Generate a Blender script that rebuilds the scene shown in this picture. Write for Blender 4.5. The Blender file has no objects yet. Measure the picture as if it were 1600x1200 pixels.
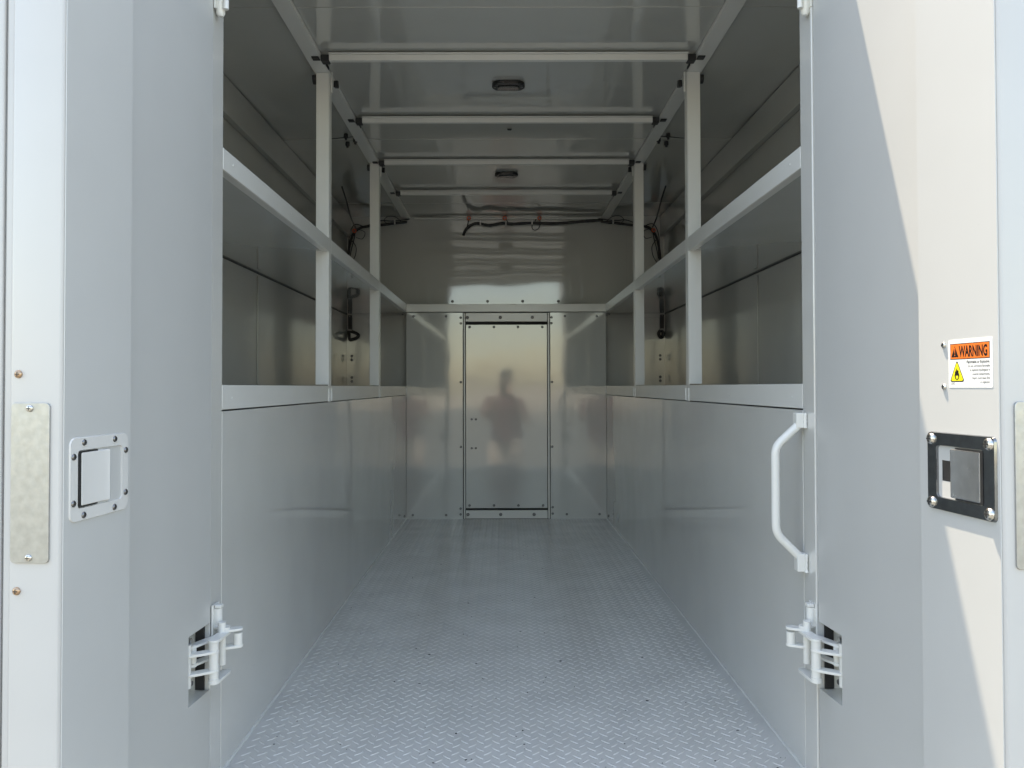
import bpy, bmesh, math, random
from mathutils import Vector, Matrix
random.seed(7)
scene = bpy.context.scene
R = math.radians

# ------------------------------------------------------------------ camera
E = 0.82                      # eye height above the cargo floor (floor z = 0)
PITCH = 1.0
cd = bpy.data.cameras.new('camera'); cam = bpy.data.objects.new('camera', cd)
scene.collection.objects.link(cam); scene.camera = cam
cam.location = (0, 0, E)
cam.rotation_euler = (R(90 + PITCH), R(0.12), 0)
cd.lens = 27.0; cd.sensor_width = 36.0; cd.clip_start = 0.02; cd.clip_end = 2000
cd.shift_x = 14 / 1600
cd.shift_y = -(1200 * math.tan(R(PITCH)) - 5) / 1600

# ------------------------------------------------------------------ sky and sun
L = Vector((0.19, -0.31, -1.0)).normalized()          # the way the sunlight travels
S = -L
w = bpy.data.worlds.new('World'); scene.world = w; w.use_nodes = True
nt = w.node_tree; bg = nt.nodes['Background']
sky = nt.nodes.new('ShaderNodeTexSky'); sky.sky_type = 'NISHITA'; sky.sun_disc = False
sky.sun_elevation = math.asin(S.z); sky.sun_rotation = math.atan2(S.x, S.y)
sky.air_density = 1.15; sky.dust_density = 1.2; sky.ozone_density = 1.0
nt.links.new(sky.outputs[0], bg.inputs[0]); bg.inputs[1].default_value = 0.14
sd = bpy.data.lights.new('sun', 'SUN'); sd.energy = 2.6; sd.angle = R(0.53); sd.color = (1, 0.95, 0.87)
sun = bpy.data.objects.new('sun', sd); scene.collection.objects.link(sun)
sun.rotation_euler = S.to_track_quat('Z', 'Y').to_euler(); sun.location = (-3, 3, 10)
vs = scene.view_settings
vs.view_transform = 'Standard'; vs.look = 'None'; vs.gamma = 1; vs.use_curve_mapping = False
vs.exposure = 2.25
vs.use_white_balance = True; vs.white_balance_temperature = 7900; vs.white_balance_tint = 11
scene.render.engine = 'CYCLES'
cy = scene.cycles
cy.max_bounces = 14; cy.diffuse_bounces = 9; cy.glossy_bounces = 7
cy.use_denoising = True; cy.sample_clamp_indirect = 6.0; cy.caustics_reflective = True

# ------------------------------------------------------------------ materials
def mat(name, base, rough=0.4, metal=0.0, peel=0.0, wave=0.0, mottle=0.04, spec=0.65, rvar=0.06, scale=1.0,
        coat=0.0, dirt=0.0, dthr=0.735, blotch=None, wscale=2.2, emit=None):
    m = bpy.data.materials.new(name); m.use_nodes = True
    n, l = m.node_tree.nodes, m.node_tree.links
    p = n['Principled BSDF']
    p.inputs['Roughness'].default_value = rough; p.inputs['Metallic'].default_value = metal
    p.inputs['Specular IOR Level'].default_value = spec
    p.inputs['Coat Weight'].default_value = coat; p.inputs['Coat Roughness'].default_value = 0.045; p.inputs['Coat IOR'].default_value = 1.6
    tc = n.new('ShaderNodeTexCoord')
    nz = n.new('ShaderNodeTexNoise'); nz.inputs['Scale'].default_value = 6 * scale; nz.inputs['Detail'].default_value = 5
    l.new(tc.outputs['Object'], nz.inputs['Vector'])
    rp = n.new('ShaderNodeValToRGB')
    b = Vector(base[:3]); a1 = b * (1 - mottle); a2 = b * (1 + mottle)
    rp.color_ramp.elements[0].position = 0.35; rp.color_ramp.elements[1].position = 0.65
    rp.color_ramp.elements[0].color = (*a1, 1); rp.color_ramp.elements[1].color = (*(min(1, v) for v in a2), 1)
    l.new(nz.outputs['Fac'], rp.inputs['Fac']); col = rp.outputs['Color']
    if dirt > 0:                                   # fine specks and smears of dirt with shapes of their own
        dn = n.new('ShaderNodeTexNoise'); dn.inputs['Scale'].default_value = 95; dn.inputs['Detail'].default_value = 4
        dn.inputs['Roughness'].default_value = 0.7
        l.new(tc.outputs['Object'], dn.inputs['Vector'])
        dr = n.new('ShaderNodeValToRGB'); dr.color_ramp.elements[0].position = dthr; dr.color_ramp.elements[1].position = dthr + 0.02
        l.new(dn.outputs['Fac'], dr.inputs['Fac'])
        mu = n.new('ShaderNodeMath'); mu.operation = 'MULTIPLY'; mu.inputs[1].default_value = dirt
        l.new(dr.outputs['Color'], mu.inputs[0])
        mx = n.new('ShaderNodeMix'); mx.data_type = 'RGBA'
        l.new(mu.outputs[0], mx.inputs[0]); l.new(col, mx.inputs[6]); mx.inputs[7].default_value = (0.10, 0.09, 0.08, 1)
        col = mx.outputs[2]
    if blotch:
        vo = n.new('ShaderNodeTexVoronoi'); vo.inputs['Scale'].default_value = blotch[0]
        l.new(tc.outputs['Object'], vo.inputs['Vector'])
        mx = n.new('ShaderNodeMix'); mx.data_type = 'RGBA'; mx.blend_type = 'MULTIPLY'; mx.inputs[0].default_value = blotch[1]
        l.new(col, mx.inputs[6]); l.new(vo.outputs['Distance'], mx.inputs[7]); col = mx.outputs[2]
    l.new(col, p.inputs['Base Color'])
    if rvar:
        n2 = n.new('ShaderNodeTexNoise'); n2.inputs['Scale'].default_value = 9 * scale; n2.inputs['Detail'].default_value = 6
        l.new(tc.outputs['Object'], n2.inputs['Vector'])
        mr = n.new('ShaderNodeMapRange'); mr.inputs['To Min'].default_value = max(0.02, rough - rvar); mr.inputs['To Max'].default_value = rough + rvar
        mr.inputs['From Min'].default_value = 0.3; mr.inputs['From Max'].default_value = 0.7
        l.new(n2.outputs['Fac'], mr.inputs['Value']); l.new(mr.outputs[0], p.inputs['Roughness'])
    prev = None
    for kind, amt, sc_, det in (('wave', wave, wscale, 1.8), ('peel', peel, 260.0, 2.0)):
        if amt <= 0: continue
        nn = n.new('ShaderNodeTexNoise'); nn.inputs['Scale'].default_value = sc_; nn.inputs['Detail'].default_value = det
        l.new(tc.outputs['Object'], nn.inputs['Vector'])
        bp = n.new('ShaderNodeBump'); bp.inputs['Strength'].default_value = 1.0; bp.inputs['Distance'].default_value = amt
        l.new(nn.outputs['Fac'], bp.inputs['Height'])
        if prev: l.new(prev.outputs[0], bp.inputs['Normal'])
        prev = bp
    if prev:
        l.new(prev.outputs[0], p.inputs['Normal']); l.new(prev.outputs[0], p.inputs['Coat Normal'])
    if emit:
        p.inputs['Emission Color'].default_value = (*emit, 1); p.inputs['Emission Strength'].default_value = 1
    return m

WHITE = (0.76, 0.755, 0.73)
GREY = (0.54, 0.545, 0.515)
M = {}  # one body paint in copies; their tones also carry each place's light and shade
M['paint'] = mat('white_paint', (0.76, 0.76, 0.725), 0.24, peel=0.00003, wave=0.0012, mottle=0.012, rvar=0)
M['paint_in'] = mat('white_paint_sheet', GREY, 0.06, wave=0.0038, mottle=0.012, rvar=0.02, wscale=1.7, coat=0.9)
M['paint_outer'] = mat('white_paint_shaded_bay', (0.46, 0.465, 0.44), 0.15, wave=0.003, mottle=0.015, rvar=0.03, wscale=1.7, coat=0.25)
M['paint_side'] = mat('white_paint_aisle_sheet', (0.68, 0.68, 0.65), 0.08, wave=0.0046, mottle=0.015, rvar=0.04, wscale=1.9, dirt=0.35, dthr=0.715, coat=0.8)
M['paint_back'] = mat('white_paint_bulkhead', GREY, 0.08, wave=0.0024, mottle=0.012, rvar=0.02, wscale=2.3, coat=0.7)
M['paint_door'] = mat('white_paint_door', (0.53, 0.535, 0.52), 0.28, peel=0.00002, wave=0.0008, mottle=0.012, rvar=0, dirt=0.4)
M['paint_latch'] = mat('white_paint_latch', (0.66, 0.655, 0.63), 0.26, peel=0.00003, mottle=0.012, rvar=0)
M['paint_edge'] = mat('white_paint_warm', (0.52, 0.51, 0.49), 0.32, peel=0.00005, wave=0.0015, mottle=0.015, rvar=0)
M['floor'] = mat('grey_floor_paint', (0.66, 0.65, 0.615), 0.19, peel=0.00002, wave=0.002, mottle=0.05, rvar=0.08, dirt=0.9, dthr=0.695)
M['galv'] = mat('galvanised_steel', (0.44, 0.445, 0.43), 0.36, metal=0.8, mottle=0.07, scale=14, peel=0.00004, dirt=0.6)
M['stainless'] = mat('zinc_steel', (0.44, 0.45, 0.45), 0.20, metal=0.85, mottle=0.06, scale=10, rvar=0.08, wave=0.0006, wscale=12, dirt=0.2)
M['frame_steel'] = mat('dark_zinc_steel', (0.25, 0.26, 0.27), 0.17, metal=1.0, mottle=0.1, scale=10, rvar=0.08, dirt=0.3)
M['chrome'] = mat('screw_steel', (0.62, 0.60, 0.56), 0.22, metal=1.0, mottle=0.05, scale=20)
M['brass'] = mat('yellow_zinc', (0.48, 0.33, 0.22), 0.32, metal=0.9, mottle=0.2, scale=60)
M['dscrew'] = mat('dark_screw_steel', (0.20, 0.20, 0.20), 0.30, metal=1.0, mottle=0.2, scale=60)
M['grit'] = mat('dark_grit', (0.035, 0.032, 0.028), 0.8, mottle=0.4, scale=30)
M['slot'] = mat('painted_slot_shade', (0.02, 0.02, 0.02), 0.6)  # black that paints the shade in the screw recess
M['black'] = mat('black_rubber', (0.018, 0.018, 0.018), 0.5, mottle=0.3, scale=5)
M['blackgloss'] = mat('black_plastic', (0.012, 0.012, 0.013), 0.25, mottle=0.3, scale=5)
M['lens'] = mat('smoked_lens', (0.05, 0.055, 0.055), 0.12, mottle=0.3, scale=12)
M['gap_shade'] = mat('painted_gap_shade', (0.02, 0.02, 0.02), 0.8)  # near-black that paints the shade of gaps
M['orange'] = mat('orange_rubber', (0.80, 0.14, 0.05), 0.5)
M['outer'] = mat('outer_white_paint', (0.60, 0.60, 0.58), 0.28, wave=0.001)
M['st_white'] = mat('sticker_white', (0.86, 0.86, 0.83), 0.35, mottle=0.02)
M['st_orange'] = mat('sticker_orange', (0.90, 0.20, 0.035), 0.35, mottle=0.03)
M['st_yellow'] = mat('sticker_yellow', (0.92, 0.80, 0.03), 0.35, mottle=0.03)
M['st_black'] = mat('sticker_black', (0.012, 0.010, 0.010), 0.4)
M['skin'] = mat('skin', (0.62, 0.40, 0.30), 0.5)
M['shirt'] = mat('dark_red_shirt', (0.16, 0.07, 0.07), 0.8, mottle=0.2)
M['shorts'] = mat('pale_shorts', (0.66, 0.56, 0.47), 0.85, mottle=0.2)
M['hair'] = mat('dark_hair', (0.02, 0.016, 0.013), 0.6)
M['shoe'] = mat('shoe', (0.05, 0.05, 0.05), 0.7)

# ground: asphalt near the truck, pale dry earth farther off
g = bpy.data.materials.new('lot_ground'); g.use_nodes = True
n, l = g.node_tree.nodes, g.node_tree.links; p = n['Principled BSDF']; p.inputs['Roughness'].default_value = 0.9
tc = n.new('ShaderNodeTexCoord')
n1 = n.new('ShaderNodeTexNoise'); n1.inputs['Scale'].default_value = 40; n1.inputs['Detail'].default_value = 8; l.new(tc.outputs['Object'], n1.inputs['Vector'])
n2 = n.new('ShaderNodeTexNoise'); n2.inputs['Scale'].default_value = 0.12; n2.inputs['Detail'].default_value = 4; l.new(tc.outputs['Object'], n2.inputs['Vector'])
ln = n.new('ShaderNodeVectorMath'); ln.operation = 'LENGTH'; l.new(tc.outputs['Object'], ln.inputs[0])
ad = n.new('ShaderNodeMath'); ad.operation = 'MULTIPLY_ADD'; ad.inputs[1].default_value = 22; l.new(n2.outputs['Fac'], ad.inputs[0]); l.new(ln.outputs['Value'], ad.inputs[2])
mr = n.new('ShaderNodeMapRange'); mr.inputs['From Min'].default_value = 50; mr.inputs['From Max'].default_value = 56; l.new(ad.outputs[0], mr.inputs['Value'])
c1 = n.new('ShaderNodeValToRGB'); c1.color_ramp.elements[0].color = (0.085, 0.09, 0.08, 1); c1.color_ramp.elements[1].color = (0.17, 0.175, 0.16, 1); l.new(n1.outputs['Fac'], c1.inputs['Fac'])
mx = n.new('ShaderNodeMix'); mx.data_type = 'RGBA'; l.new(mr.outputs[0], mx.inputs[0]); l.new(c1.outputs['Color'], mx.inputs[6]); mx.inputs[7].default_value = (0.36, 0.32, 0.25, 1)
l.new(mx.outputs[2], p.inputs['Base Color']); M['ground'] = g

# ------------------------------------------------------------------ mesh helpers
COL = scene.collection
class MB:
    def __init__(s, f=None): s.v, s.f, s.mi, s.fn = [], [], [], f
    def add(s, vs, fs, mi=0):
        o = len(s.v)
        for q in vs:
            q = Vector(q); s.v.append(s.fn(q) if s.fn else q)
        for q in fs: s.f.append([o + i for i in q]); s.mi.append(mi)
        return s
    def box(s, x0, x1, y0, y1, z0, z1, mi=0):
        return s.add([(x0,y0,z0),(x1,y0,z0),(x1,y1,z0),(x0,y1,z0),(x0,y0,z1),(x1,y0,z1),(x1,y1,z1),(x0,y1,z1)],
                     [(0,3,2,1),(4,5,6,7),(0,1,5,4),(1,2,6,5),(2,3,7,6),(3,0,4,7)], mi)
    def prism(s, pts, a0, a1, axis='w', mi=0):
        # pts: outline in two axes, extruded along the third: 'y' -> pts are (x,z); 'x' -> (y,z); 'z' -> (x,y)
        def mk(p, a): return {'y': (p[0], a, p[1]), 'x': (a, p[0], p[1]), 'z': (p[0], p[1], a)}[axis]
        k = len(pts)
        vs = [mk(p, a0) for p in pts] + [mk(p, a1) for p in pts]
        fs = [tuple(range(k)), tuple(range(2*k-1, k-1, -1))] + [(i, k+i, k+(i+1) % k, (i+1) % k) for i in range(k)]
        return s.add(vs, fs, mi)
    def tube(s, pts, r, n=10, cap=True, mi=0):
        pts = [Vector(p) for p in pts]; k = len(pts)
        rs = r if isinstance(r, (list, tuple)) else [r]*k
        up = None; vs = []; fs = []
        for i in range(k):
            t = (pts[min(i+1, k-1)] - pts[max(i-1, 0)]).normalized()
            if up is None:
                up = t.orthogonal().normalized()
            up = (up - t * up.dot(t)).normalized(); sd_ = t.cross(up)
            for j in range(n):
                a = 2*math.pi*j/n; vs.append(pts[i] + (up*math.cos(a) + sd_*math.sin(a))*rs[i])
        for i in range(k-1):
            for j in range(n):
                fs.append((i*n+j, i*n+(j+1) % n, (i+1)*n+(j+1) % n, (i+1)*n+j))
        if cap: fs.append(tuple(range(n-1, -1, -1))); fs.append(tuple((k-1)*n+j for j in range(n)))
        return s.add(vs, fs, mi)
    def mesh(s, name, mats, smooth=None, recalc=True):
        me = bpy.data.meshes.new(name)
        me.from_pydata([tuple(v) for v in s.v], [], s.f)
        for m_ in (mats if isinstance(mats, (list, tuple)) else [mats]): me.materials.append(m_)
        for q, i in zip(me.polygons, s.mi): q.material_index = i
        if recalc:
            b = bmesh.new(); b.from_mesh(me); bmesh.ops.recalc_face_normals(b, faces=b.faces); b.to_mesh(me); b.free()
        if smooth is not None:
            for q in me.polygons: q.use_smooth = True
            me.set_sharp_from_angle(angle=R(smooth))
        return me
    def build(s, name, mats, parent=None, bevel=0, smooth=None, seg=2):
        o = bpy.data.objects.new(name, s.mesh(name, mats, smooth)); COL.objects.link(o)
        if parent: o.parent = parent
        if bevel:
            bv = o.modifiers.new('edge', 'BEVEL'); bv.width = bevel; bv.segments = seg; bv.limit_method = 'ANGLE'; bv.angle_limit = R(40)
            for q in o.data.polygons: q.use_smooth = True
            bv.harden_normals = True
        return o
def empty(name, loc=(0,0,0), rz=0, parent=None):
    o = bpy.data.objects.new(name, None); o.location = loc; o.rotation_euler = (0,0,rz); COL.objects.link(o)
    o.empty_display_size = 0.05
    if parent: o.parent = parent
    return o
def tag(o, label=None, cat=None, group=None, kind=None):
    if label: o['label'] = label
    if cat: o['category'] = cat
    if group: o['group'] = group
    if kind: o['kind'] = kind
    return o
def put(me, name, parent, loc, rot=(0,0,0), scale=1):
    o = bpy.data.objects.new(name, me); COL.objects.link(o); o.parent = parent; o.location = loc; o.rotation_euler = rot
    o.scale = (scale,)*3; return o
def rounded(x0, x1, z0, z1, r, n=5):
    pts = []
    for cx, cz, a0 in ((x1-r, z1-r, 0), (x0+r, z1-r, 90), (x0+r, z0+r, 180), (x1-r, z0+r, 270)):
        for i in range(n+1):
            a = R(a0 + 90*i/n); pts.append((cx + r*math.cos(a), cz + r*math.sin(a)))
    return pts
def fillet(pts, r, n=6):
    pts = [Vector(p) for p in pts]; out = [pts[0]]
    for i in range(1, len(pts)-1):
        a, b, c = pts[i-1], pts[i], pts[i+1]
        d1 = (a-b); d2 = (c-b); rr = min(r, d1.length*0.45, d2.length*0.45)
        p0 = b + d1.normalized()*rr; p1 = b + d2.normalized()*rr
        for k in range(n+1):
            t = k/n; out.append(p0*(1-t)**2 + b*2*t*(1-t) + p1*t*t)
    out.append(pts[-1]); return out
def spline(pts, n=6):
    pts = [Vector(p) for p in pts]; out = []
    for i in range(len(pts)-1):
        p0 = pts[max(i-1, 0)]; p1 = pts[i]; p2 = pts[i+1]; p3 = pts[min(i+2, len(pts)-1)]
        for k in range(n):
            t = k/n
            out.append(0.5*((2*p1) + (p2-p0)*t + (2*p0-5*p1+4*p2-p3)*t*t + (3*p1-p0-3*p2+p3)*t**3))
    out.append(pts[-1]); return out

# screw head facing local +Z: dome, its recess shade painted as a black cross
def screw_mesh(name, r, h, m, cross=True, n=14):
    b = MB(); prof = [(r, 0), (r*0.97, h*0.35), (r*0.78, h*0.75), (r*0.45, h*0.97), (0.0001, h)]
    vs = []; fs = []
    for (rr, z) in prof:
        for j in range(n): vs.append((rr*math.cos(2*math.pi*j/n), rr*math.sin(2*math.pi*j/n), z))
    for i in range(len(prof)-1):
        for j in range(n): fs.append((i*n+j, i*n+(j+1) % n, (i+1)*n+(j+1) % n, (i+1)*n+j))
    b.add(vs, fs)
    if cross:
        b.box(-r*.55, r*.55, -r*.11, r*.11, h*.7, h*1.03, 1); b.box(-r*.109, r*.109, -r*.55, r*.55, h*.7, h*1.035, 1)
    return b.mesh(name, [m, M['slot']], smooth=50)
SCR = screw_mesh('screw', 0.0055, 0.0035, M['chrome'])
SCRD = screw_mesh('screw_dark', 0.0060, 0.0035, M['dscrew'])
SCRB = screw_mesh('screw_brass', 0.0058, 0.0035, M['brass'])
SCRL = screw_mesh('screw_large', 0.0088, 0.0055, M['chrome'])
SCRW = screw_mesh('bolt_bulkhead', 0.0085, 0.005, M['dscrew'], cross=False, n=10)
BUMPW = screw_mesh('rivet_white', 0.006, 0.002, M['paint'], cross=False, n=10)
FACE_CAM = (R(90), 0, 0)          # local +Z turned towards -Y

# ------------------------------------------------------------------ layout
D0, DB, DW = 1.59, 4.80, 5.00     # rear opening, bulkhead, front wall (distance along +Y)
CEIL, ROOF, GROUND = 1.935, 2.095, -0.75
def SX(side, off):                # x of a plane a distance `off` outward of the aisle plane
    return -0.604 - off if side < 0 else 0.644 + off
def xs(side, a, b):
    p, q = SX(side, a), SX(side, b); return (min(p, q), max(p, q))
XL, XR = SX(-1, 0), SX(1, 0)
OUT = 0.41
POSTS = [(2.662, 2.700), (3.742, 3.782)]

# ------------------------------------------------------------------ structure
gr = MB(); gr.add([(-400,-400,GROUND),(400,-400,GROUND),(400,400,GROUND),(-400,400,GROUND)], [(0,1,2,3)])
tag(gr.build('ground', M['ground']), kind='structure')

fl = tag(MB().box(XL+0.0005, XR-0.0005, D0, DB-0.0005, -0.06, 0).build('floor', M['floor']), kind='structure')
# raised tread bars: perpendicular pairs on a slightly turned grid
def bar_mesh(name, ang):
    Lh, Wh, H = 0.0128, 0.0025, 0.0016
    prof = [(-1, 0), (-.6, .62), (0, 1), (.6, .62), (1, 0), (.6, -.62), (0, -1), (-.6, -.62)]
    b = MB(); ca, sa = math.cos(ang), math.sin(ang)
    def rot(x, y, z): return (x*ca - y*sa, x*sa + y*ca, z)
    base = [rot(px*Lh, py*Wh, 0.0) for px, py in prof]; top = [rot(px*Lh*.78, py*Wh*.42, H) for px, py in prof]
    b.add(base + top, [tuple(range(8, 16))] + [(i, (i+1) % 8, 8+(i+1) % 8, 8+i) for i in range(8)])
    return b.mesh(name, M['floor'], smooth=60), b
A0 = R(45)
barA, bA = bar_mesh('tread_bar', A0); barB, bB = bar_mesh('tread_bar_across', A0 + R(90))
gx = R(45); G = 0.0255; bars = []
ux, uy = Vector((math.cos(gx), math.sin(gx))), Vector((-math.sin(gx), math.cos(gx)))
for i in range(-150, 190):
    for j in range(-60, 190):
        q = ux*(i*G) + uy*(j*G) + Vector((0, D0))
        if XL+0.018 < q.x < XR-0.018 and D0+0.012 < q.y < DB-0.012: bars.append((q.x, q.y, (i+j) & 1))
bars.sort(key=lambda t: t[1])
inview = [t for t in bars if t[1] > 1.62]
near = inview[:300]; nearset = set(near)
for (x, y, k) in near: put(barB if k else barA, 'tread_bar', fl, (x, y, 0.0))
rest = MB()
for t in bars:
    if t in nearset: continue
    src = bB if t[2] else bA
    rest.add([v + Vector((t[0], t[1], 0)) for v in src.v], src.f)
tag(rest.build('tread_pattern', M['floor'], fl, smooth=60), kind='stuff')
gm = MB(); rg = random.Random(11)                            # loose paint chips and grit lying between the bars
for _ in range(210):
    y = 1.62 + 2.6*rg.random()**2.2; x = rg.uniform(XL+.02, XR-.02); r = rg.choice((.0012, .0016, .002, .003, .0045)); a = rg.uniform(0, 6.28); k = rg.randint(5, 7)
    el = rg.uniform(.35, 1.0); pts = []
    for i in range(k):
        t = 2*math.pi*i/k; q = r*rg.uniform(.6, 1.2); px_, py_ = q*math.cos(t), q*el*math.sin(t)
        pts.append((x + px_*math.cos(a) - py_*math.sin(a), y + px_*math.sin(a) + py_*math.cos(a)))
    gm.prism(pts, 0.0002, 0.0002 + rg.uniform(.0003, .0009), 'z')
tag(gm.build('grit', M['grit'], fl), kind='stuff')
for side in (-1, 1):                                         # weld bead along the floor edge
    x = SX(side, -0.001); pts = [(x, D0 + 0.02 + i*(DB-D0-0.03)/160, 0.001 + random.uniform(-.0006, .0008)) for i in range(161)]
    MB().tube(pts, [0.0035 + random.uniform(-.0006, .0008) for _ in pts], 6).build('weld_bead', M['paint'], fl, smooth=60)
MB().box(XL-.03, XR+.03, D0-0.02, D0+0.06, -0.20, -0.062).build('rear_sill', M['paint'], fl, bevel=.003)

names = {-1: 'left', 1: 'right'}
for side in (-1, 1):
    nm = names[side]
    # aisle wall below the lower shelf
    wl = empty('wall_' + nm); tag(wl, kind='structure')
    a, b = xs(side, 0, 0.03)
    MB().box(a, b, 1.6535, 2.945, -0.06, 0.7692).build('wall_panel', M['paint_side'], wl, bevel=.0012)
    a2, b2 = xs(side, 0.0008, 0.031)
    MB().box(a2, b2, 2.9465, DB - 0.001, -0.06, 0.7692).build('wall_panel', M['paint_side'], wl, bevel=.0012)
    MB().box(*xs(side, 0, 0.045), D0, 1.652, -0.20, CEIL-.002).build('rear_post', M['paint_side'], wl, bevel=.002)
    put(SCRW, 'bolt', wl, (SX(side, -0.0), 4.72, 0.03), (0, R(-90)*side, 0))
    # outer wall, rear closing wall, top cove
    ow = empty('outer_wall_' + nm); tag(ow, kind='structure')
    MB().box(*xs(side, OUT, OUT + 0.03), D0, DW, -0.25, 2.06).build('side_sheet', M['paint_outer'], ow)
    MB().box(*xs(side, OUT - 0.004, OUT - 0.0004), D0 + .035, DW - .02, 1.2905, 1.2948).build('shelf_shadow_strip', M['black'], ow)  # black strip painting the shadow gap where shelf meets wall
    MB().box(*xs(side, OUT - 0.028, OUT - 0.0005), D0 + 0.032, DW - 0.002, 1.80, CEIL-.0025).build('top_cove', M['paint_outer'], ow, bevel=.003)
    MB().box(*xs(side, 0.0455, OUT - 0.0006), D0, D0 + 0.03, -0.25, CEIL-.002).build('rear_closing_panel', M['paint'], ow)
    MB().box(*xs(side, OUT - 0.006, OUT - 0.0007), 3.16, 3.20, 0.83, 1.28).build('side_stiffener', M['paint_outer'], ow, bevel=.001)
    MB().box(*xs(side, 0.0315, OUT - 0.001), D0 + .031, DW - 0.001, -0.06, -0.03).build('compartment_floor', M['paint_in'], ow)

bw = empty('back_wall'); tag(bw, kind='structure')
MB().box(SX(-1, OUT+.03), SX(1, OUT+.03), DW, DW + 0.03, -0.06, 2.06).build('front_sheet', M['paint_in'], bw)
for x in (-0.787, 0.812):
    MB().box(x-0.004, x+0.004, DW-0.004, DW-0.0005, 1.30, CEIL-.005).build('sheet_joint', M['paint_in'], bw)
for side in (-1, 1):
    MB().box(*xs(side, 0.035, OUT - 0.002), DW-0.016, DW-0.0006, 1.272, 1.288).build('shelf_cleat', M['paint_in'], bw, bevel=.001)
    xc = SX(side, OUT - 0.030)
    for zz in (0.86, 0.885, 1.00, 1.025):
        put(SCRW, 'bolt', bw, (xc - side*0.0, DW - 0.0004, zz), FACE_CAM, 1.1)
    put(SCRW, 'bolt', bw, (SX(side, 0.05), DW - 0.0004, 1.30), FACE_CAM)
for px in (707, 762, 817, 873):
    put(SCRW, 'bolt', bw, ((px-786)/240, DW-0.0004, E + (605-470.5)/240), FACE_CAM, 1.1)

# bulkhead of the aisle
bh = empty('bulkhead'); tag(bh, kind='structure')
def BX(px): return (px - 786) / 250.0
def BZ(py): return E + (605 - py) / 250.0
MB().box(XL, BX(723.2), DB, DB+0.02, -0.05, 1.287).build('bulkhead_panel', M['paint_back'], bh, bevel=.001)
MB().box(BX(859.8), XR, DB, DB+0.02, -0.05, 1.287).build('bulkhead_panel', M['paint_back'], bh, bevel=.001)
MB().box(BX(722), BX(861), DB+0.024, DB+0.03, -0.05, 1.287).build('opening_shade_sheet', M['gap_shade'], bh)  # black sheet painting the darkness behind the door gaps
MB().box(XL-.0, XR+.0, DB-0.006, DB+0.02, 1.2915, 1.340).build('header_lip', M['paint'], bh, bevel=.002)
for x0, x1 in ((724.6, 727.0), (855.9, 858.6)):
    MB().box(BX(x0), BX(x1), DB-0.006, DB+0.022, 0.002, 1.284).build('opening_trim', M['paint'], bh, bevel=.0012)
for px, py in ((720,496),(720,505),(720,597),(720,698),(719.5,794),(719.5,803),(862,496),(862,505),(862.5,597),(862.5,698),(863,792),(863,802),
               (646,494),(697,494),(883,494),(933,494),(645,804),(697,804),(885,803),(936,803)):
    put(SCRW, 'bolt', bh, (BX(px), DB-0.0003, BZ(py)), FACE_CAM, 0.95)
ad_ = empty('access_door', (BX(791), DB, 0)); ox = BX(791)
tag(ad_, 'tall narrow removable access door bolted in the middle of the bulkhead', 'door')
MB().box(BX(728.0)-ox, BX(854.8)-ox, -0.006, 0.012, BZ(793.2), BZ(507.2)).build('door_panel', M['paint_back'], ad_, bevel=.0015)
MB().box(BX(727.8)-ox, BX(855.0)-ox, -0.005, 0.014, BZ(502.4), 1.284).build('header_plate', M['paint'], ad_, bevel=.0012)
MB().box(BX(727.8)-ox, BX(855.0)-ox, -0.005, 0.014, 0.003, BZ(796.6)).build('sill_plate', M['paint'], ad_, bevel=.0012)
for px, py in ((734,511),(772,511),(809.5,511),(847.5,511),(733.5,789),(771.5,789),(809.5,789),(848,789)):
    put(SCRW, 'bolt', ad_, (BX(px)-ox, -0.0058, BZ(py)), FACE_CAM)
for px, py in ((730.5,496),(782,496),(832,496),(731,803),(782,803),(834,803)):
    put(SCRW, 'bolt', ad_, (BX(px)-ox, -0.0048, BZ(py)), FACE_CAM, 1.25)
for px, py in ((737,655),(743.5,655),(737,700),(743.5,700)):
    put(SCRW, 'latch_bolt', ad_, (BX(px)-ox, -0.0058, BZ(py)), FACE_CAM, 0.85)

# ceiling sheets, roof shell, roof bows
ce = empty('ceiling'); tag(ce, kind='structure')
ys = [1.6, 2.25, 2.85, 3.45, 4.05, 4.65, DW - .001]
for i in range(len(ys)-1):
    z = CEIL + (0.0 if i % 2 else 0.0022)
    e1 = 0.014 if i % 2 else -0.0
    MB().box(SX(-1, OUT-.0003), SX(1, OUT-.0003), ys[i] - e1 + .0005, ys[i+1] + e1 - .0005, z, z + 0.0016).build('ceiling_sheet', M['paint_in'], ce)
MB().box(SX(-1, OUT+.031), SX(1, OUT+.031), D0, DW+.031, 2.0605, ROOF).build('roof_skin', M['outer'], ce)
MB().box(SX(-1, OUT)-.0, SX(1, OUT)+.0, D0 + .001, D0 + .03, CEIL-.0015, 2.06).build('rear_header', M['paint'], ce, bevel=.002)
for k, y in enumerate((1.93, 2.53, 3.13, 3.72, 4.31)):
    b = MB(); x0, x1 = XL+0.028, XR-0.028
    b.box(x0, x1, y, y+0.018, 1.9055, 1.9250)
    b.box(x0, x1, y-0.010, y+0.040, 1.9252, 1.9285)
    bow = b.build('roof_bow', M['paint'], ce, bevel=.0022)
    for sgn, xe in ((-1, x0), (1, x1)):
        MB().box(min(xe, xe+sgn*0.027), max(xe, xe+sgn*0.027), y-0.004, y+0.03, 1.903, 1.925).build('end_block', M['black'], bow, bevel=.003)
MB().box(XL+.028, XR-.028, DW-0.03, DW-0.002, 1.912, 1.922).build('front_flange', M['paint'], ce, bevel=.002)
clip = MB(); clip.prism([(-.010, 0), (.010, 0), (.006, -.004), (-.006, -.004)], -.006, .006, 'y'); CLIP = clip.mesh('roof_clip', M['black'])
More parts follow.
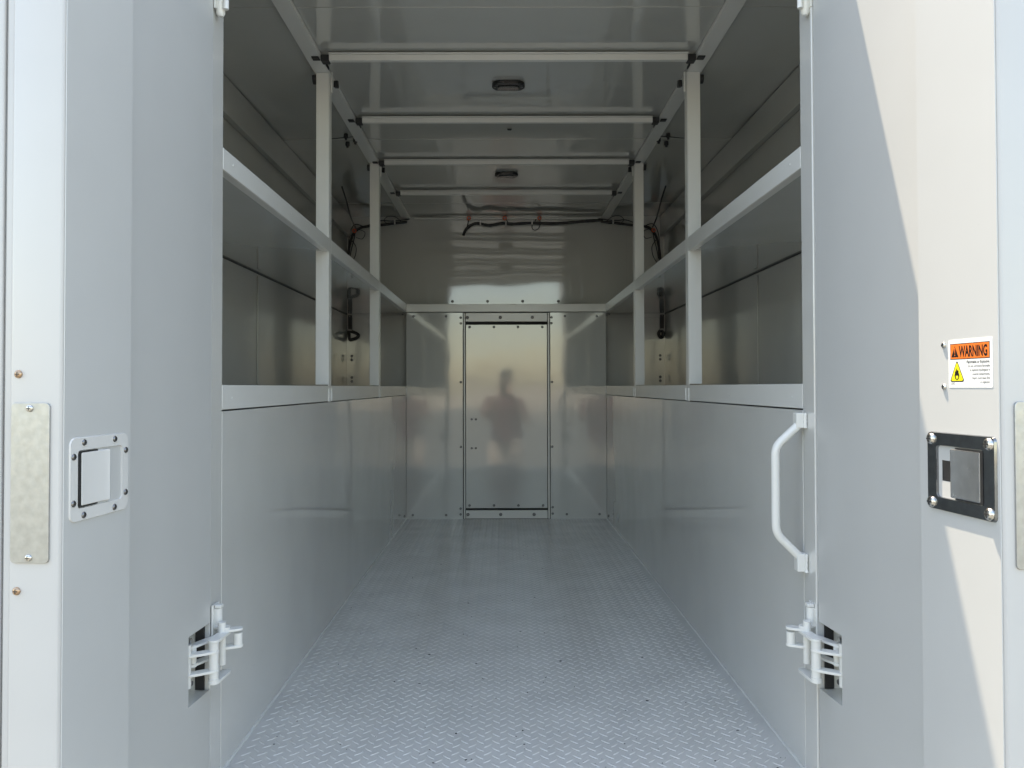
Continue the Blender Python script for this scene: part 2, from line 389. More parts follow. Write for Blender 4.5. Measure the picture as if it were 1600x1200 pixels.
for (x, y) in ((0.03, 3.30), (0.035, 4.42)):
    put(CLIP, 'roof_clip', ce, (x, y, CEIL-.0002))
bl = MB(); bl.tube([(0,0,0),(0,0,-.016),(0,0,-.018),(0,0,-.026)], [.009,.010,.006,.005], 8); HB = bl.mesh('roof_bolt', M['black'], smooth=40)
for side in (-1, 1):
    for (o_, y) in ((.055, 3.42), (.085, 3.36), (.10, 3.47)):
        put(HB, 'roof_bolt', ce, (SX(side, o_), y, CEIL-.0003))
    pts = spline([(SX(side, .03), 3.36, 1.925), (SX(side, .10), 3.34, 1.912), (SX(side, .16), 3.38, 1.92), (SX(side, .2), 3.4, 1.933)])
    MB().tube(pts, .0018, 6).build('ground_wire', M['black'], ce, smooth=60)

# ------------------------------------------------------------------ shelving on both sides
for side in (-1, 1):
    nm = names[side]
    su = empty('shelf_unit', (SX(side, 0.03), 2.7, 0.76)); off = su.location.copy()
    tag(su, 'white steel shelving with two tiers and posts along the %s wall' % nm, 'shelving', 'built-in shelving beside the aisle')
    def T(q, off=off): return q - off
    for (y0, y1) in POSTS:
        b = MB(T); b.box(*xs(side, 0.0, 0.003), y0, y1, 0.7700, 1.919)
        b.box(*xs(side, 0.0032, 0.046), y0, y0+0.003, 0.83, 1.919)
        b.box(*xs(side, 0.0032, 0.046), y1-0.003, y1, 0.83, 1.919)
        b.box(*xs(side, 0.043, 0.0459), y0+.0032, y1-.0032, 0.83, 1.919)
        b.build('post', M['paint'], su, bevel=.0012)
        MB(T).box(*xs(side, -0.0045, -0.0002), y1 - 0.012, y1 + .001, 1.86, 1.9315).build('post_gusset', M['paint'], su, bevel=.001)
        bk = MB(T); bk.prism([(0, 0), (.030, .006), (.022, .030), (.006, .026)], 0, 0.014, 'x')
        o = bk.build('rubber_plug', M['black'], su, bevel=.002); o.location = (SX(side, -0.012) - 0.007, y1 + .004, 1.885)
        bk = MB(T); bk.tube([(SX(side, .047), y0+.016, 1.90), (SX(side, .060), y0+.016, 1.90)], .016, 10)
        bk.build('rubber_plug', M['black'], su, smooth=40)
    spans = [(1.6535, POSTS[0][0]-.0005), (POSTS[0][1]+.0005, POSTS[1][0]-.0005), (POSTS[1][1]+.0005, DB-.0008)]
    for k, (y0, y1) in enumerate(spans):
        # lower lip: folded channel at the aisle
        b = MB(T); b.box(*xs(side, 0.0, 0.003), y0, y1, 0.7725, 0.826); b.box(*xs(side, 0.0031, 0.022), y0, y1, 0.7725, 0.7745)
        lip = b.build('lower_lip', M['paint'], su, bevel=.0012)
        b = MB(T); b.box(*xs(side, 0.0, 0.003), y0, y1, 1.2925, 1.340); b.box(*xs(side, 0.0031, 0.024), y0, y1, 1.2925, 1.295)
        lip2 = b.build('upper_lip', M['paint'], su, bevel=.0012)
        for ye in (y0 + .002, y1 - .002):                    # weld runs at the ends of the lips
            if k == 0 and ye < 1.7: continue
            pts = [(SX(side, -0.001), ye, .773 + i*.0048) for i in range(10)]
            MB(T).tube(pts, [.0022 + random.uniform(-.0006, .001) for _ in pts], 6).build('weld', M['paint'], lip, smooth=60)
        for f in ((0.03, .5) if k == 0 else (.5,)):
            put(BUMPW, 'rivet', lip, Vector((SX(side, -0.0001), y0 + f*(y1-y0) + .03, 0.797)) - off, (0, R(-90)*side, 0), .5)
            put(BUMPW, 'rivet', lip2, Vector((SX(side, -0.0001), y0 + f*(y1-y0) + .03, 1.318)) - off, (0, R(-90)*side, 0), .5)
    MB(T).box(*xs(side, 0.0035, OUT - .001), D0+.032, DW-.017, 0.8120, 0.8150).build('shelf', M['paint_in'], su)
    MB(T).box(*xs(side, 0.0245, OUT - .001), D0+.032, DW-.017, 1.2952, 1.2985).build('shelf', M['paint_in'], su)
    b = MB(T); b.box(*xs(side, 0.0, 0.003), D0 + .062, DW-.003, 1.9195, 1.9325); b.box(*xs(side, 0.0031, 0.052), D0 + .062, DW-.003, 1.9195, 1.9225)
    rail = b.build('roof_rail', M['paint'], su, bevel=.0012)
    for y in (2.53, 3.13, 3.72, 4.31):                       # small black plugs on the rail
        MB(T).box(*xs(side, -0.0001, -0.004), y + .08, y + .115, 1.920, 1.9315).build('rail_plug', M['black'], rail, bevel=.002)
        MB(T).box(*xs(side, 0.006, 0.03), y - .002, y + .026, 1.9150, 1.9193).build('rail_plug', M['black'], rail, bevel=.001)

# ------------------------------------------------------------------ ceiling lights
for k, (x, y, lab) in enumerate(((0.022, 2.80, 'black oval dome light between the first two visible roof bows, the nearer one'),
                                 (0.020, 3.985, 'black dome light deeper inside, the farther of the two ceiling lights'))):
    o = empty('dome_light', (x, y, CEIL)); tag(o, lab, 'light', 'ceiling lights of the cargo area')
    MB().prism(rounded(-.060, .060, -.036, .036, .033, 7), -.016, .0005, 'z').build('housing', M['blackgloss'], o, bevel=.004)
    MB().prism(rounded(-.040, .040, -.016, .020, .012, 5), -.0205, -.0155, 'z').build('lens', M['lens'], o, bevel=.003)
    for q in range(3):
        MB().box(-.036, .036, -.012 + q*.011, -.010 + q*.011, -.0225, -.0206).build('lens_rib', M['stainless'], o)
    for sx in (-1, 1):
        put(SCRD, 'screw', o, (sx*.050, -.004, -.0158), (R(180), 0, 0), .8)

# ------------------------------------------------------------------ wiring
def WP(px, py, d=4.978): return Vector(((px-786)/1200*d, d, E + (605-py)/1200*d))
def ring(m, c, r=.0105):
    pts = [c + Vector((math.cos(a)*r, 0, math.sin(a)*r)) for a in [2*math.pi*i/14 for i in range(15)]]
    return m.tube(pts, .0042, 6, cap=False)
def harness(name, label, runs, rings, ties):
    o = empty(name, runs[0][0][0]); off = o.location.copy(); T = lambda q: q - off
    tag(o, label, 'wiring', 'wiring looms on the front wall')
    for pts, r in runs:
        sp = spline(pts, 7); b = MB(T); b.tube(sp, [r*(1+random.uniform(-.10, .10)) for _ in sp], 8); b.build('loom' if r > .004 else 'wire', M['black'], o, smooth=60)
    for c in rings:
        c = c + Vector((0, -.012, 0)); b = MB(T); ring(b, c); g_ = b.build('grommet', M['orange'], o, smooth=60)
        MB(T).tube([c + Vector((0, -.004, 0)), c + Vector((0, .02, 0))], .0052, 8).build('grommet_core', M['dscrew'], g_, smooth=40)
    for c in ties:
        MB(T).box(c.x-.0045, c.x+.0045, c.y-.014, c.y+.014, c.z-.015, c.z+.015).build('tie_mount', M['paint'], o, bevel=.003)
harness('wiring_loom', 'black wire loom across the middle of the front wall with three orange grommets', [
    ([WP(724,367), WP(729,357), WP(738,350), WP(748,348), WP(765,351), WP(785,348), WP(800,349), WP(830,347.5), WP(860,348.5), WP(885,347.5), WP(915,345), WP(943,343.5)], .0095),
    ([WP(733,341), WP(731,350), WP(727,362)], .0028),
    ([WP(789,341), WP(793,344), WP(794,349)], .0030),
    ([WP(843.5,341), WP(845,348), WP(842,356), WP(836,359), WP(832,355), WP(833,348)], .0028),
    ([WP(836,347), WP(838,342), WP(841,341)], .0030)],
    [WP(733,340.5), WP(789,340.5), WP(843.5,340.5)], [WP(751,347.5), WP(791,348.5), WP(832,347.5)])
for side, nm in ((-1, 'left'), (1, 'right')):
    f = (lambda px, py, d=4.97: WP(px, py, d)) if side < 0 else (lambda px, py, d=4.97: WP(1576-px, py, d))
    harness('wiring_loom', 'black wire loom with an orange grommet in the upper %s front corner' % nm, [
        ([f(636,345.5), f(610,348.5), f(590,351), f(572,352.5), f(560,356), f(551,366), f(546,382), f(544,398), f(543,412)], .0085),
        ([f(554.5,361), f(553,372), f(549,388), f(546,404)], .0030),
        ([f(640,341), f(615,344), f(598,343), f(585,347), f(572,352)], .0035),
        ([f(628,346), f(618,338), f(606,337), f(600,343), f(606,349)], .0022),
        ([f(568,353), f(556,349), f(549,356), f(545,372), f(544,400)], .0030),
        ([f(550,375), f(556,385), f(555,398), f(549,410)], .0026),
        ([f(560,357), f(570,362), f(566,372), f(556,370)], .0020),
        ([f(556,356,4.95), f(552,348,4.6), f(547,335,4.3), f(541,312,4.1), f(534,290,4.0)], .0045)],
        [f(554,360)], [f(617,346)])

# ------------------------------------------------------------------ rubber straps hanging in the front corners
def strap(side, wide, lab):
    xc = SX(side, OUT); sg = -side                      # sg points from the outer wall towards the aisle
    o = empty('rubber_strap', (xc, DW-.012, 1.27)); tag(o, lab, 'strap', 'rubber straps hanging at the front wall')
    b = MB(); x0, x1 = sorted((sg*.008, sg*.034)); b.prism(rounded(x0, x1, -.080, .020, .004, 3), -.012, .004, 'y'); b.build('band', M['black'], o, bevel=.002)
    if wide > .05: pts = [(.014, -.080), (.030, -.086), (.060, -.098), (.076, -.112), (.062, -.128), (.040, -.136), (.020, -.140), (.014, -.112), (.014, -.080)]
    else: pts = [(.024, -.078), (.038, -.092), (.042, -.108), (.034, -.124), (.022, -.128), (.014, -.116), (.014, -.096), (.024, -.078)]
    sp = spline([Vector((sg*x, -.004, z)) for x, z in pts], 5)
    MB().tube(sp, .0105, 8).build('pull_loop', M['black'], o, smooth=60)
    x0, x1 = sorted((sg*.006, sg*.037)); MB().box(x0, x1, -.015, .006, -.082, -.071).build('buckle', M['dscrew'], o, bevel=.002)
    MB().tube([(sg*.020, -.014, .012), (sg*.020, .010, .014)], .004, 8).build('hook', M['dscrew'], o, smooth=40)
    return o
strap(-1, .07, 'black pull strap with wide loop on the front wall under the left middle shelf')
strap(1, .04, 'black pull strap with small oval loop under the right middle shelf')

# ------------------------------------------------------------------ grab handle
gh = empty('grab_handle', (XR, 1.648, 0.60)); off = gh.location.copy(); T = lambda q: q - off
tag(gh, 'white bent tube grab handle welded to the aisle wall beside the rear opening', 'handle')
pts = fillet([(XR-.010, 1.640, E-.078), (XR-.064, 1.640, E-.128), (XR-.064, 1.640, E-.312), (XR-.010, 1.640, E-.366)], .018, 7)
MB(T).tube(pts, .0090, 16).build('tube', M['paint'], gh, smooth=60)
for z0, z1 in ((E-.088, E-.056), (E-.392, E-.354)):
    br = MB(T).box(XR-.022, XR-.0005, 1.630, 1.652, z0, z1).build('mounting_lug', M['paint'], gh, bevel=.002)
    zs = [z0 + (z1-z0)*i/9 for i in range(10)]
    MB(T).tube([(XR-.004, 1.628, z) for z in zs], [.0032+random.uniform(-.001, .0014) for _ in zs], 7).build('weld', M['paint'], br, smooth=60)

# ------------------------------------------------------------------ rear doors
SPLAY = 0.075; FOLD = 0.02; RISE = 0.032
ZB, ZT = -0.05, 1.99
def text_mesh(name, body, size, m, align='LEFT', bold=0.0, sx=1.0):
    cu = bpy.data.curves.new(name, 'FONT'); cu.body = body; cu.size = size; cu.align_x = align; cu.offset = bold; cu.resolution_u = 3
    ob = bpy.data.objects.new(name, cu); COL.objects.link(ob)
    dg = bpy.context.evaluated_depsgraph_get(); dg.update()
    me = bpy.data.meshes.new_from_object(ob.evaluated_get(dg)); bpy.data.objects.remove(ob)
    me.name = name; me.materials.clear(); me.materials.append(m)
    for v in me.vertices: v.co.x *= sx
    return me

def make_door(side):
    xh = -0.602 if side < 0 else 0.647
    ulen, seam = (0.5187, 0.3584) if side < 0 else (0.567, 0.400)
    uv = Vector((side*SPLAY, -1, 0)).normalized()
    d = empty('rear_door', (xh, D0, 0), math.atan2(uv.y, uv.x))
    s = 1 if side < 0 else -1
    F = lambda q: Vector((q[0], (q[1] - FOLD*max(0, q[0]-seam))*s, q[2]))   # (u, w, z): w positive into the aisle; the latch side folds back a little
    B = lambda: MB(F)
    F0 = F; F2 = lambda q: F0((q[0], q[1]+RISE, q[2]))   # on the raised latch channel
    B2 = lambda: MB(F2)
    nz = [(1.632, 1.767), (0.202, 0.338)]                # hinge pockets
    # hinge-side panel with its two notches
    pts = [(0.004, ZB), (seam, ZB), (seam, ZT), (0.004, ZT)]
    for z0, z1 in nz: pts += [(0.004, z1), (0.096, z1), (0.096, z0), (0.004, z0)]
    hp = B().prism(pts, -.0015, 0, 'y').build('hinge_side_panel', M['paint_door'], d)
    B2().box(seam, ulen, -.0008, .0008, ZB, ZT).build('latch_side_panel', M['paint_door'], d, bevel=.0004)
    B2().box(seam, seam+.0016, -RISE-.0010, -.0010, ZB, ZT).build('channel_side', M['paint_door'], d)
    # free edge, outer skin with its lip, hinge edge, top and bottom
    ef = B2(); ef.prism([(ulen-.0008, -.0010), (ulen+.0035, -.004), (ulen+.0035, -.072), (ulen, -.078), (ulen-.006, -.078), (ulen-.006, -.0010)], ZB, ZT, 'z')
    ef.build('edge_channel', M['paint_edge'], d, bevel=.0016)
    B2().box(ulen-.012, ulen-.0025, -.0895, -.0782, ZB, ZT).build('edge_seal', M['paint_edge'], d, bevel=.002)
    B2().box(0.0, ulen-.006, -.1185, -.0910, ZB-.02, ZT+.02).build('outer_skin', M['outer'], d, bevel=.004)
    B2().box(ulen-.0062, ulen+.001, -.150, -.0915, ZB-.02, ZT+.02).build('skin_return', M['paint_edge'], d, bevel=.003)
    B().box(0.0, .004, -.0580, -.030, ZB, ZT).build('hinge_edge', M['paint'], d)
    B().box(.0042, ulen-.0065, -.0580, -.0017, ZT-.003, ZT-.0005).build('top_cap', M['paint'], d)
    B().box(.0042, ulen-.0065, -.0580, -.0017, ZB+.0005, ZB+.003).build('bottom_cap', M['paint'], d)
    # strike plate on the free edge
    pl = B2(); pl.prism([(w_, z_) for w_, z_ in rounded(-.0725, -.0165, .5775, .7995, .006, 4)], ulen+.0036, ulen+.0062, 'x')
    pl = pl.build('strike_plate', M['galv'], d, bevel=.0006)
    fr = (0, R(90), 0)
    for z in (.792, .585): put(SCR, 'screw', pl, F2((ulen+.0062, -.045, z)), fr, .95)
    for z in (E+.0196, E-.2818): put(SCRB, 'rivet', d, F2((ulen+.0035, -.064, z)), fr)
    # ---- paddle latch
    fn = (R(-90), 0, 0) if s > 0 else (R(90), 0, 0)     # local +Z of a screw turned into the aisle
    u0, u1, z0, z1 = (.3674, .5084, .629, .7495) if side < 0 else (.4225, .5625, .637, .752)
    m = M['paint_latch'] if side < 0 else M['stainless']
    th = .003 if side < 0 else .0045
    cu, cz = (u0+u1)/2, (z0+z1)/2
    io = (.0175, .0185) if side < 0 else (.0205, .0190)
    iu0, iu1, iz0, iz1 = u0+io[0], u1-io[0], z0+io[1], z1-io[1]
    if side < 0: iu1 = u1 - .017; iu0 = u0 + .016
    # frame ring with its opening
    fb = B2(); k = 6; outer = rounded(u0, u1, z0, z1, .012 if side < 0 else .007, k); inner = rounded(iu0, iu1, iz0, iz1, .006, k); N = len(outer)
    tilt = .004 if side < 0 else .003
    vs = [(a, .0009, b) for a, b in outer] + [(a, th, b) for a, b in rounded(u0+.001, u1-.001, z0+.001, z1-.001, .011 if side < 0 else .006, k)] \
       + [(a, th, b) for a, b in inner] + [(a, -.022, b) for a, b in rounded(iu0+.003, iu1-.003, iz0+.003, iz1-.003, .004, k)]
    fs = []
    for r_ in range(3):
        for i in range(N): fs.append((r_*N+i, r_*N+(i+1) % N, (r_+1)*N+(i+1) % N, (r_+1)*N+i))
    fs.append(tuple(3*N+i for i in range(N)))
    fb.add(vs, fs); la = fb.build('paddle_latch', m if side < 0 else M['frame_steel'], d, smooth=28)
    if side < 0:
        pu0, pu1 = iu0 + .062, iu1 - .003    # paddle lies towards the free end (camera side)
    else:
        pu0, pu1 = iu0 + .046, iu1 - .003
    # paddle: a shallow folded plate, its lifting edge on the hinge side
    pz0, pz1 = iz0+.003, iz1-.003
    if side < 0: pu0 = iu0 + .047
    top = th + .0012
    pb = B2(); prof = [(pu0-.0115, top-.004), (pu0-.0105, top+.0032), (pu0+.001, top), (pu1-.004, top), (pu1, top-.005), (pu1, top-.012), (pu0-.006, top-.016)]
    pb.prism([(a, b) for a, b in prof], pz0, pz1, 'z')
    pb.build('paddle', m, la, bevel=.0022)
    B2().box(pu0 + .016 if side < 0 else pu0 - .004, pu1+.0016, th-.012, th+.0006, pz0-.0016, pz1+.0016).build('paddle_gap_shade', M['black'], la)  # black plate added to draw the shaded gap round the paddle
    for q in range(2):
        uu = iu0 + .010 + q*.012
        B2().box(uu, uu+.004, -.0215, -.014 + q*.003, iz0+.004, iz1-.004).build('pocket_ridge', m, la, bevel=.0015)
    if side < 0:
        for du, zz in ((.040, z1-.008), (-.034, z1-.008), (.040, z0+.008), (-.034, z0+.008)):
            put(SCRD, 'screw', la, F2((cu+du, th-.0002, zz)), fn, .82)
        for uu in (u0+.0075, u1-.0075):
            for zz in (cz+.033, cz-.033): put(SCRD, 'screw', la, F2((uu, th-.0002, zz)), fn, .82)
    else:
        for uu in (u0+.0105, u1-.0105):
            for zz in (z0+.0105, z1-.0105): put(SCRL, 'screw', la, F2((uu, th-.0002, zz)), fn)
        rb = B2(); rb.box(iu0+.006, iu0+.034, -.0205, .001, cz-.016, cz+.019); rb.box(iu0+.012, iu0+.028, -.0200, -.001, cz-.022, cz-.0161)
        rb.build('lock_cam', M['black'], la, bevel=.003)
    # ---- hinges
    for hi, (z0, z1) in enumerate(nz):
        h = B(); h.box(.098, .1000, -.055, -.0017, z0-.003, z1+.003); h.box(.0042, .0979, -.055, -.0017, z0-.0045, z0-.0022)
        h.box(.0042, .0979, -.055, -.0017, z1+.0022, z1+.0045)
        h = h.build('hinge', M['paint'], d)
        B().box(.0045, .0975, -.0560, -.0552, z0-.002, z1+.002).build('pocket_back', M['paint'], h)
        B().box(.0045, .0075, -.030, -.011, z0-.001, z1+.001).build('pocket_gap_shade', M['gap_shade'], h)  # solid black strip painting the dark gap at the jamb
        zt = z1 - .016 if hi == 1 else z1 - .016
        P = M['paint']
        ua = .082
        # barrel in the pocket: three knuckles on one pin
        B().tube([(ua, -.012, zt-.088), (ua, -.012, zt-.066)], .0098, 14).build('knuckle', P, h, smooth=40)
        B().tube([(ua, -.012, zt-.064), (ua, -.012, zt-.026)], .0092, 14).build('knuckle', P, h, smooth=40)
        B().tube([(ua, -.012, zt-.024), (ua, -.012, zt-.004)], .0098, 14).build('knuckle', P, h, smooth=40)
        B().tube([(ua, -.012, zt-.094), (ua, -.012, zt+.004)], .0034, 10).build('pin', M['dscrew'], h, smooth=40)
        B().tube([(ua-.006, -.022, zt+.002), (ua-.006, -.004, zt+.002)], .0055, 6).build('bolt', M['stainless'], h)
        B().tube([(ua-.014, -.022, zt-.084), (ua-.014, -.006, zt-.084)], .0050, 6).build('bolt', M['dscrew'], h)
        # middle barrel standing in the aisle and its two links
        ub, wb = .052, .030
        B().tube([(ub, wb, zt-.080), (ub, wb, zt-.008)], .0096, 14).build('knuckle', P, h, smooth=40)
        B().tube([(ub, wb, zt-.085), (ub, wb, zt-.079)], [.0105, .011], 14).build('pin_head', P, h, smooth=40)
        def link(p, q, z, t, wd, name='link'):
            p, q = Vector((p[0], p[1])), Vector((q[0], q[1])); dr = (q-p).normalized(); no = Vector((-dr.y, dr.x))*wd
            poly = []
            for c, sg in ((p, -1), (q, 1)):
                for i in range(7):
                    a = math.pi*(i/6 - .5); v = c + dr*sg*math.cos(a)*wd + no*sg*math.sin(a)
                    poly.append((v.x, v.y))
            bb = B(); bb.prism(poly, z, z+t, 'z'); return bb.build(name, P, h, bevel=.0008)
        link((ua, -.012), (ub, wb), zt-.0285, .0052, .0105)
        link((ua, -.012), (ub, wb), zt-.0660, .0052, .0105)
        # upper plate from the middle barrel towards the body, second barrel
        uc, wc = .000, .030
        link((ub, wb), (uc, wc), zt-.0075, .0058, .0115)
        link((ub, wb), (uc, wc), zt-.0890, .0058, .0115)
        B().tube([(uc+.006, wc-.004, zt-.068), (uc+.006, wc-.004, zt+.018)], .0080, 14).build('knuckle', P, h, smooth=40)
        ue, we = -.012, .052
        B().tube([(ue, we, zt-.033), (ue, we, zt-.008)], .0092, 14).build('knuckle', P, h, smooth=40)
        link((ue, we), (uc, wc), zt-.0075+.0045, .0052, .0105)
        link((ue, we), (uc, wc), zt-.0375, .0052, .0105)
        ud, wd_ = -.010, .010
        B().tube([(ud, wd_, zt+.005), (ud, wd_, zt+.042)], .0092, 14).build('knuckle', P, h, smooth=40)
        link((ud, wd_), (uc, wc), zt+.0020, .0052, .0105)
        B().box(ud-.006, ud+.008, wd_-.004, wd_+.010, zt+.0425, zt+.050).build('pin_head', P, h, bevel=.002)
        if hi == 0:
            B().tube([(ud, wd_, zt-.152), (ud, wd_, zt-.146), (ud, wd_, zt-.110)], [.0055, .0092, .0092], 14).build('knuckle', P, h, smooth=40)
            B().tube([(ud+.006, wd_+.014, zt-.140), (ud+.006, wd_+.014, zt-.100)], .0060, 12).build('pin', P, h, smooth=40)
            B().box(-.030, .002, .0005, .0045, zt-.138, zt-.0605).build('body_leaf', P, h)
        B().box(-.030, .002, .0005, .0045, zt-.060, zt+.050).build('body_leaf', P, h, bevel=.001)
        link((.060, -.014), (ud+.004, .012), zt-.018, .005, .0095)
        link((.060, -.014), (ud+.004, .012), zt-.054, .005, .0095)
        B().tube([(.056, -.012, zt-.056), (.056, -.012, zt-.012)], .0078, 12).build('knuckle', P, h, smooth=40)
    return d, F2, fn, ulen

dl, *_ = make_door(-1)
tag(dl, 'open white rear door in shade with a white painted recessed latch', 'door', 'rear doors of the truck body')
dr, F, fn, ulen = make_door(1)
tag(dr, 'open white rear door partly in sun with warning sticker and bare metal latch', 'door', 'rear doors of the truck body')
for z in (E+.0604, E-.001):
    put(SCR, 'screw', dr, F((.4585, .0009, z)), fn, .85)

# warning sticker on the right door
SU, SZ, SW, SH = .4685, E-.002, .0880, .0690
ST = lambda q: F((SU + q[0]*SW, .0009 + q[1], SZ + q[2]*SH))
def sk(): return MB(ST)
def rnd(x0, x1, y0, y1, r, n=4):
    a = SH/SW; pts = []
    for cx, cz, a0 in ((x1-r*a, y1-r, 0), (x0+r*a, y1-r, 90), (x0+r*a, y0+r, 180), (x1-r*a, y0+r, 270)):
        for i in range(n+1):
            t = R(a0+90*i/n); pts.append((cx+r*a*math.cos(t), cz+r*math.sin(t)))
    return pts
st = sk().prism(rnd(0, 1, 0, 1, .03), -.0002, .0003, 'y').build('warning_sticker', M['st_white'], dr)
sk().prism(rnd(.045, .945, .585, .915, .004), .0003, .0004, 'y').build('header_border', M['st_black'], st)
sk().prism(rnd(.055, .935, .600, .900, .004), .0004, .0005, 'y').build('header_field', M['st_orange'], st)
sk().prism([(.075, .635), (.245, .635), (.160, .868)], .0005, .0006, 'y').build('alert_triangle', M['st_black'], st)
b = sk(); b.prism([(.150, .835), (.170, .835), (.166, .712), (.154, .712)], .0006, .0007, 'y'); b.box(.152, .168, .0006, .0007, .662, .690)
b.build('exclamation_mark', M['st_orange'], st)
def rtri(cx, y0, hw, h, r, n=4):
    P = [Vector((cx-hw, y0)), Vector((cx+hw, y0)), Vector((cx, y0+h))]; out = []
    for i in range(3):
        a, b_, c = P[i-1], P[i], P[(i+1) % 3]
        p0 = b_ + (a-b_).normalized()*r; p1 = b_ + (c-b_).normalized()*r
        for k in range(n+1):
            t = k/n; q = p0*(1-t)**2 + b_*2*t*(1-t) + p1*t*t; out.append((q.x, q.y))
    return out
sk().prism(rtri(.205, .120, .175, .455, .06), .0003, .0004, 'y').build('fire_triangle_border', M['st_black'], st)
sk().prism(rtri(.205, .142, .150, .395, .05), .0004, .0005, 'y').build('fire_triangle', M['st_yellow'], st)
flame = [(.180,.165),(.225,.165),(.250,.195),(.262,.245),(.255,.290),(.240,.310),(.243,.345),(.226,.375),(.222,.345),(.208,.370),(.206,.420),(.192,.385),(.188,.345),
         (.172,.365),(.168,.330),(.152,.335),(.158,.300),(.145,.255),(.155,.195)]
sk().prism(flame, .0005, .0006, 'y').build('flame', M['st_black'], st)
sk().prism([(.190,.185),(.222,.185),(.236,.215),(.230,.255),(.214,.235),(.204,.262),(.196,.230),(.178,.245),(.178,.210)], .0006, .0007, 'y').build('flame_heart', M['st_yellow'], st)
def stext(name, body, fx, fy, size, align='RIGHT', bold=0.0, sx=1.0, lift=.0006):
    me = text_mesh(name, body, size, M['st_black'], align, bold, sx)
    o = bpy.data.objects.new(name, me); COL.objects.link(o); o.parent = st
    o.location = ST((fx, lift, fy)); o.rotation_euler = (R(90), 0, math.atan(FOLD))
    return o
stext('warning_lettering', 'WARNING', .262, .642, .0212, 'LEFT', .00070, .545)
for i, (t, bd) in enumerate((('Flammable or Explosive.', .0001), ('Do not carry/store flammable', 0.00002), ('or explosive liquids/gases in', 0.00002), ('covered compartments.', 0.00002),
                             ('Vapors could cause fires', 0.00002), ('or explosion.', 0.00002))):
    stext('small_print', t, .945, .497 - i*.0815, .0058 if i == 0 else .0053, 'RIGHT', bd, .80 if i == 0 else .66, .0004)
stext('part_number', '22952', .055, .065, .0042, 'LEFT', 0, .8, .0004)

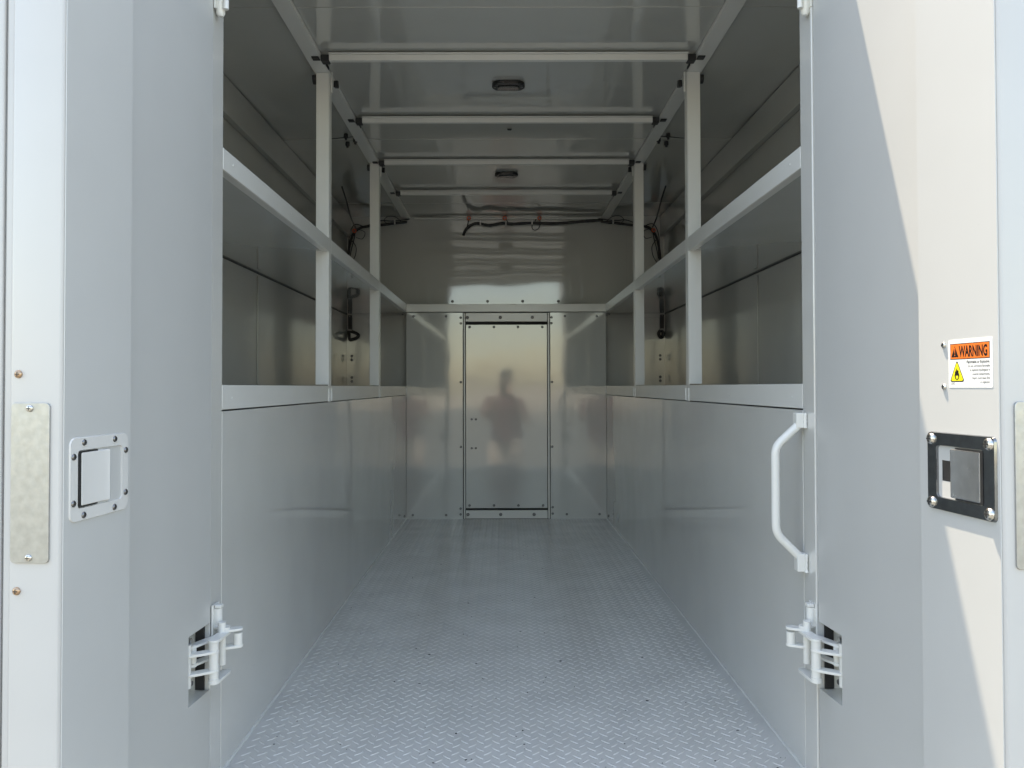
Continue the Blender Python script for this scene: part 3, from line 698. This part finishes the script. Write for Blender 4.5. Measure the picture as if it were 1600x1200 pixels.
# ------------------------------------------------------------------ the photographer, seen only mirrored in the bulkhead
def person():
    C = Vector((0.03, -0.42, GROUND))
    o = empty('person', C); tag(o, 'person in shorts and cap holding up a phone, mirrored in the bulkhead', 'person')
    V = []; Ed = []; Rd = []
    def add(p, r, par=None):
        V.append(p); Rd.append(r)
        if par is not None: Ed.append((par, len(V)-1))
        return len(V)-1
    pel = add((0, 0, .96), (.155, .115)); wai = add((0, 0, 1.10), (.140, .105), pel); che = add((0, .01, 1.30), (.165, .115), wai)
    nek0 = add((0, 0, 1.43), (.085, .075), che); nek = add((0, .01, 1.50), (.055, .055), nek0)
    hd = add((0, .02, 1.60), (.078, .092), nek); hd2 = add((0, .03, 1.70), (.080, .098), hd); add((0, .02, 1.775), (.055, .07), hd2)
    for s in (-1, 1):
        hip = add((s*.095, 0, .88), (.095, .095), pel); kn = add((s*.11, .01, .50), (.058, .060), hip); cf = add((s*.11, -.02, .34), (.056, .058), kn)
        an = add((s*.11, -.03, .09), (.036, .040), cf); add((s*.12, .10, .045), (.042, .035), an)
        sh = add((s*.185, 0, 1.385), (.062, .062), che); el = add((s*.225, .10, 1.15), (.044, .044), sh); wr = add((s*.11, .345, 1.42), (.029, .029), el)
        pm = add((s*.085, .375, 1.475), (.030, .020), wr)
        for q in range(4):
            k1 = add((s*(.075-.001*q), .392-.004*q, 1.505+.020*q), (.0095, .0095), pm)
            k2 = add((s*(.045), .398-.004*q, 1.515+.020*q), (.0088, .0088), k1)
            add((s*(.022+.003*q), .388, 1.520+.020*q), (.008, .008), k2)
        t1 = add((s*.062, .362, 1.500), (.011, .011), pm); add((s*.040, .362, 1.525), (.0095, .0095), t1)
    me = bpy.data.meshes.new('body'); me.from_pydata(V, Ed, []); b_ = bpy.data.objects.new('body', me); COL.objects.link(b_); b_.parent = o
    me.materials.append(M['skin'])
    sk_ = b_.modifiers.new('skin', 'SKIN'); sk_.use_smooth_shade = True
    for i, r in enumerate(Rd): me.skin_vertices[0].data[i].radius = r
    me.skin_vertices[0].data[0].use_root = True
    sb = b_.modifiers.new('sub', 'SUBSURF'); sb.levels = 2; sb.render_levels = 2
    # clothes follow the body
    def ringtube(sec, m, name):
        n_ = 20; vs = []; fs = []
        for (cx, cy_, cz, rx, ry) in sec:
            for j in range(n_):
                a = 2*math.pi*j/n_; vs.append((cx+rx*math.cos(a), cy_+ry*math.sin(a), cz))
        for i in range(len(sec)-1):
            for j in range(n_): fs.append((i*n_+j, i*n_+(j+1) % n_, (i+1)*n_+(j+1) % n_, (i+1)*n_+j))
        MB().add(vs, fs).build(name, m, o, smooth=60)
    ringtube([(0,0,.86,.19,.14),(0,0,1.0,.185,.14),(0,0,1.10,.17,.13),(0,.01,1.25,.195,.145),(0,.01,1.36,.205,.135),(0,0,1.43,.14,.10),(0,0,1.47,.075,.07)], M['shirt'], 'shirt')
    for s in (-1, 1):
        MB().tube([(s*.17,0,1.39),(s*.205,.05,1.28),(s*.218,.085,1.20)], [.078,.066,.064], 14, cap=False).build('sleeve', M['shirt'], o, smooth=60)
        ringtube([(s*.105,.005,.56,.100,.100),(s*.10,0,.78,.108,.108),(s*.09,0,.93,.11,.12)], M['shorts'], 'shorts_leg')
        MB().tube([(s*.115,-.06,.04),(s*.12,.05,.045),(s*.125,.15,.035)], [.045,.05,.04], 12).build('shoe', M['shoe'], o, smooth=60)
    ringtube([(0,.02,1.70,.096,.118),(0,.02,1.76,.090,.108),(0,.02,1.80,.06,.07),(0,.02,1.812,.005,.005)], M['hair'], 'cap')
    MB().prism(rounded(-.08,.08,.10,.22,.05), 1.700, 1.708, 'z').build('cap_peak', M['hair'], o)
    for s in (-1, 1):
        MB().tube([(s*.033,.112,1.665),(s*.033,.122,1.665)], [.011,.004], 8).build('eye', M['hair'], o, smooth=60)
        MB().tube([(s*.082,.02,1.68),(s*.094,.015,1.66),(s*.082,.02,1.625)], [.006,.013,.006], 8).build('ear', M['skin'], o, smooth=60)
    MB().tube([(0,.112,1.665),(0,.132,1.635),(0,.114,1.622)], [.008,.014,.008], 8).build('nose', M['skin'], o, smooth=60)
    MB().tube([(-.024,.110,1.592),(0,.117,1.590),(.024,.110,1.592)], [.003,.007,.003], 8).build('mouth', M['shirt'], o, smooth=60)
    ph = MB(); ph.prism(rounded(-.038,.038,-.130,.030,.010), -.014, -.005, 'y')
    p_ = ph.build('phone', M['blackgloss'], None, bevel=.002); p_.location = (0.0, -0.012, E)
    tag(p_, 'black phone held up by the person mirrored in the bulkhead', 'phone')
person()
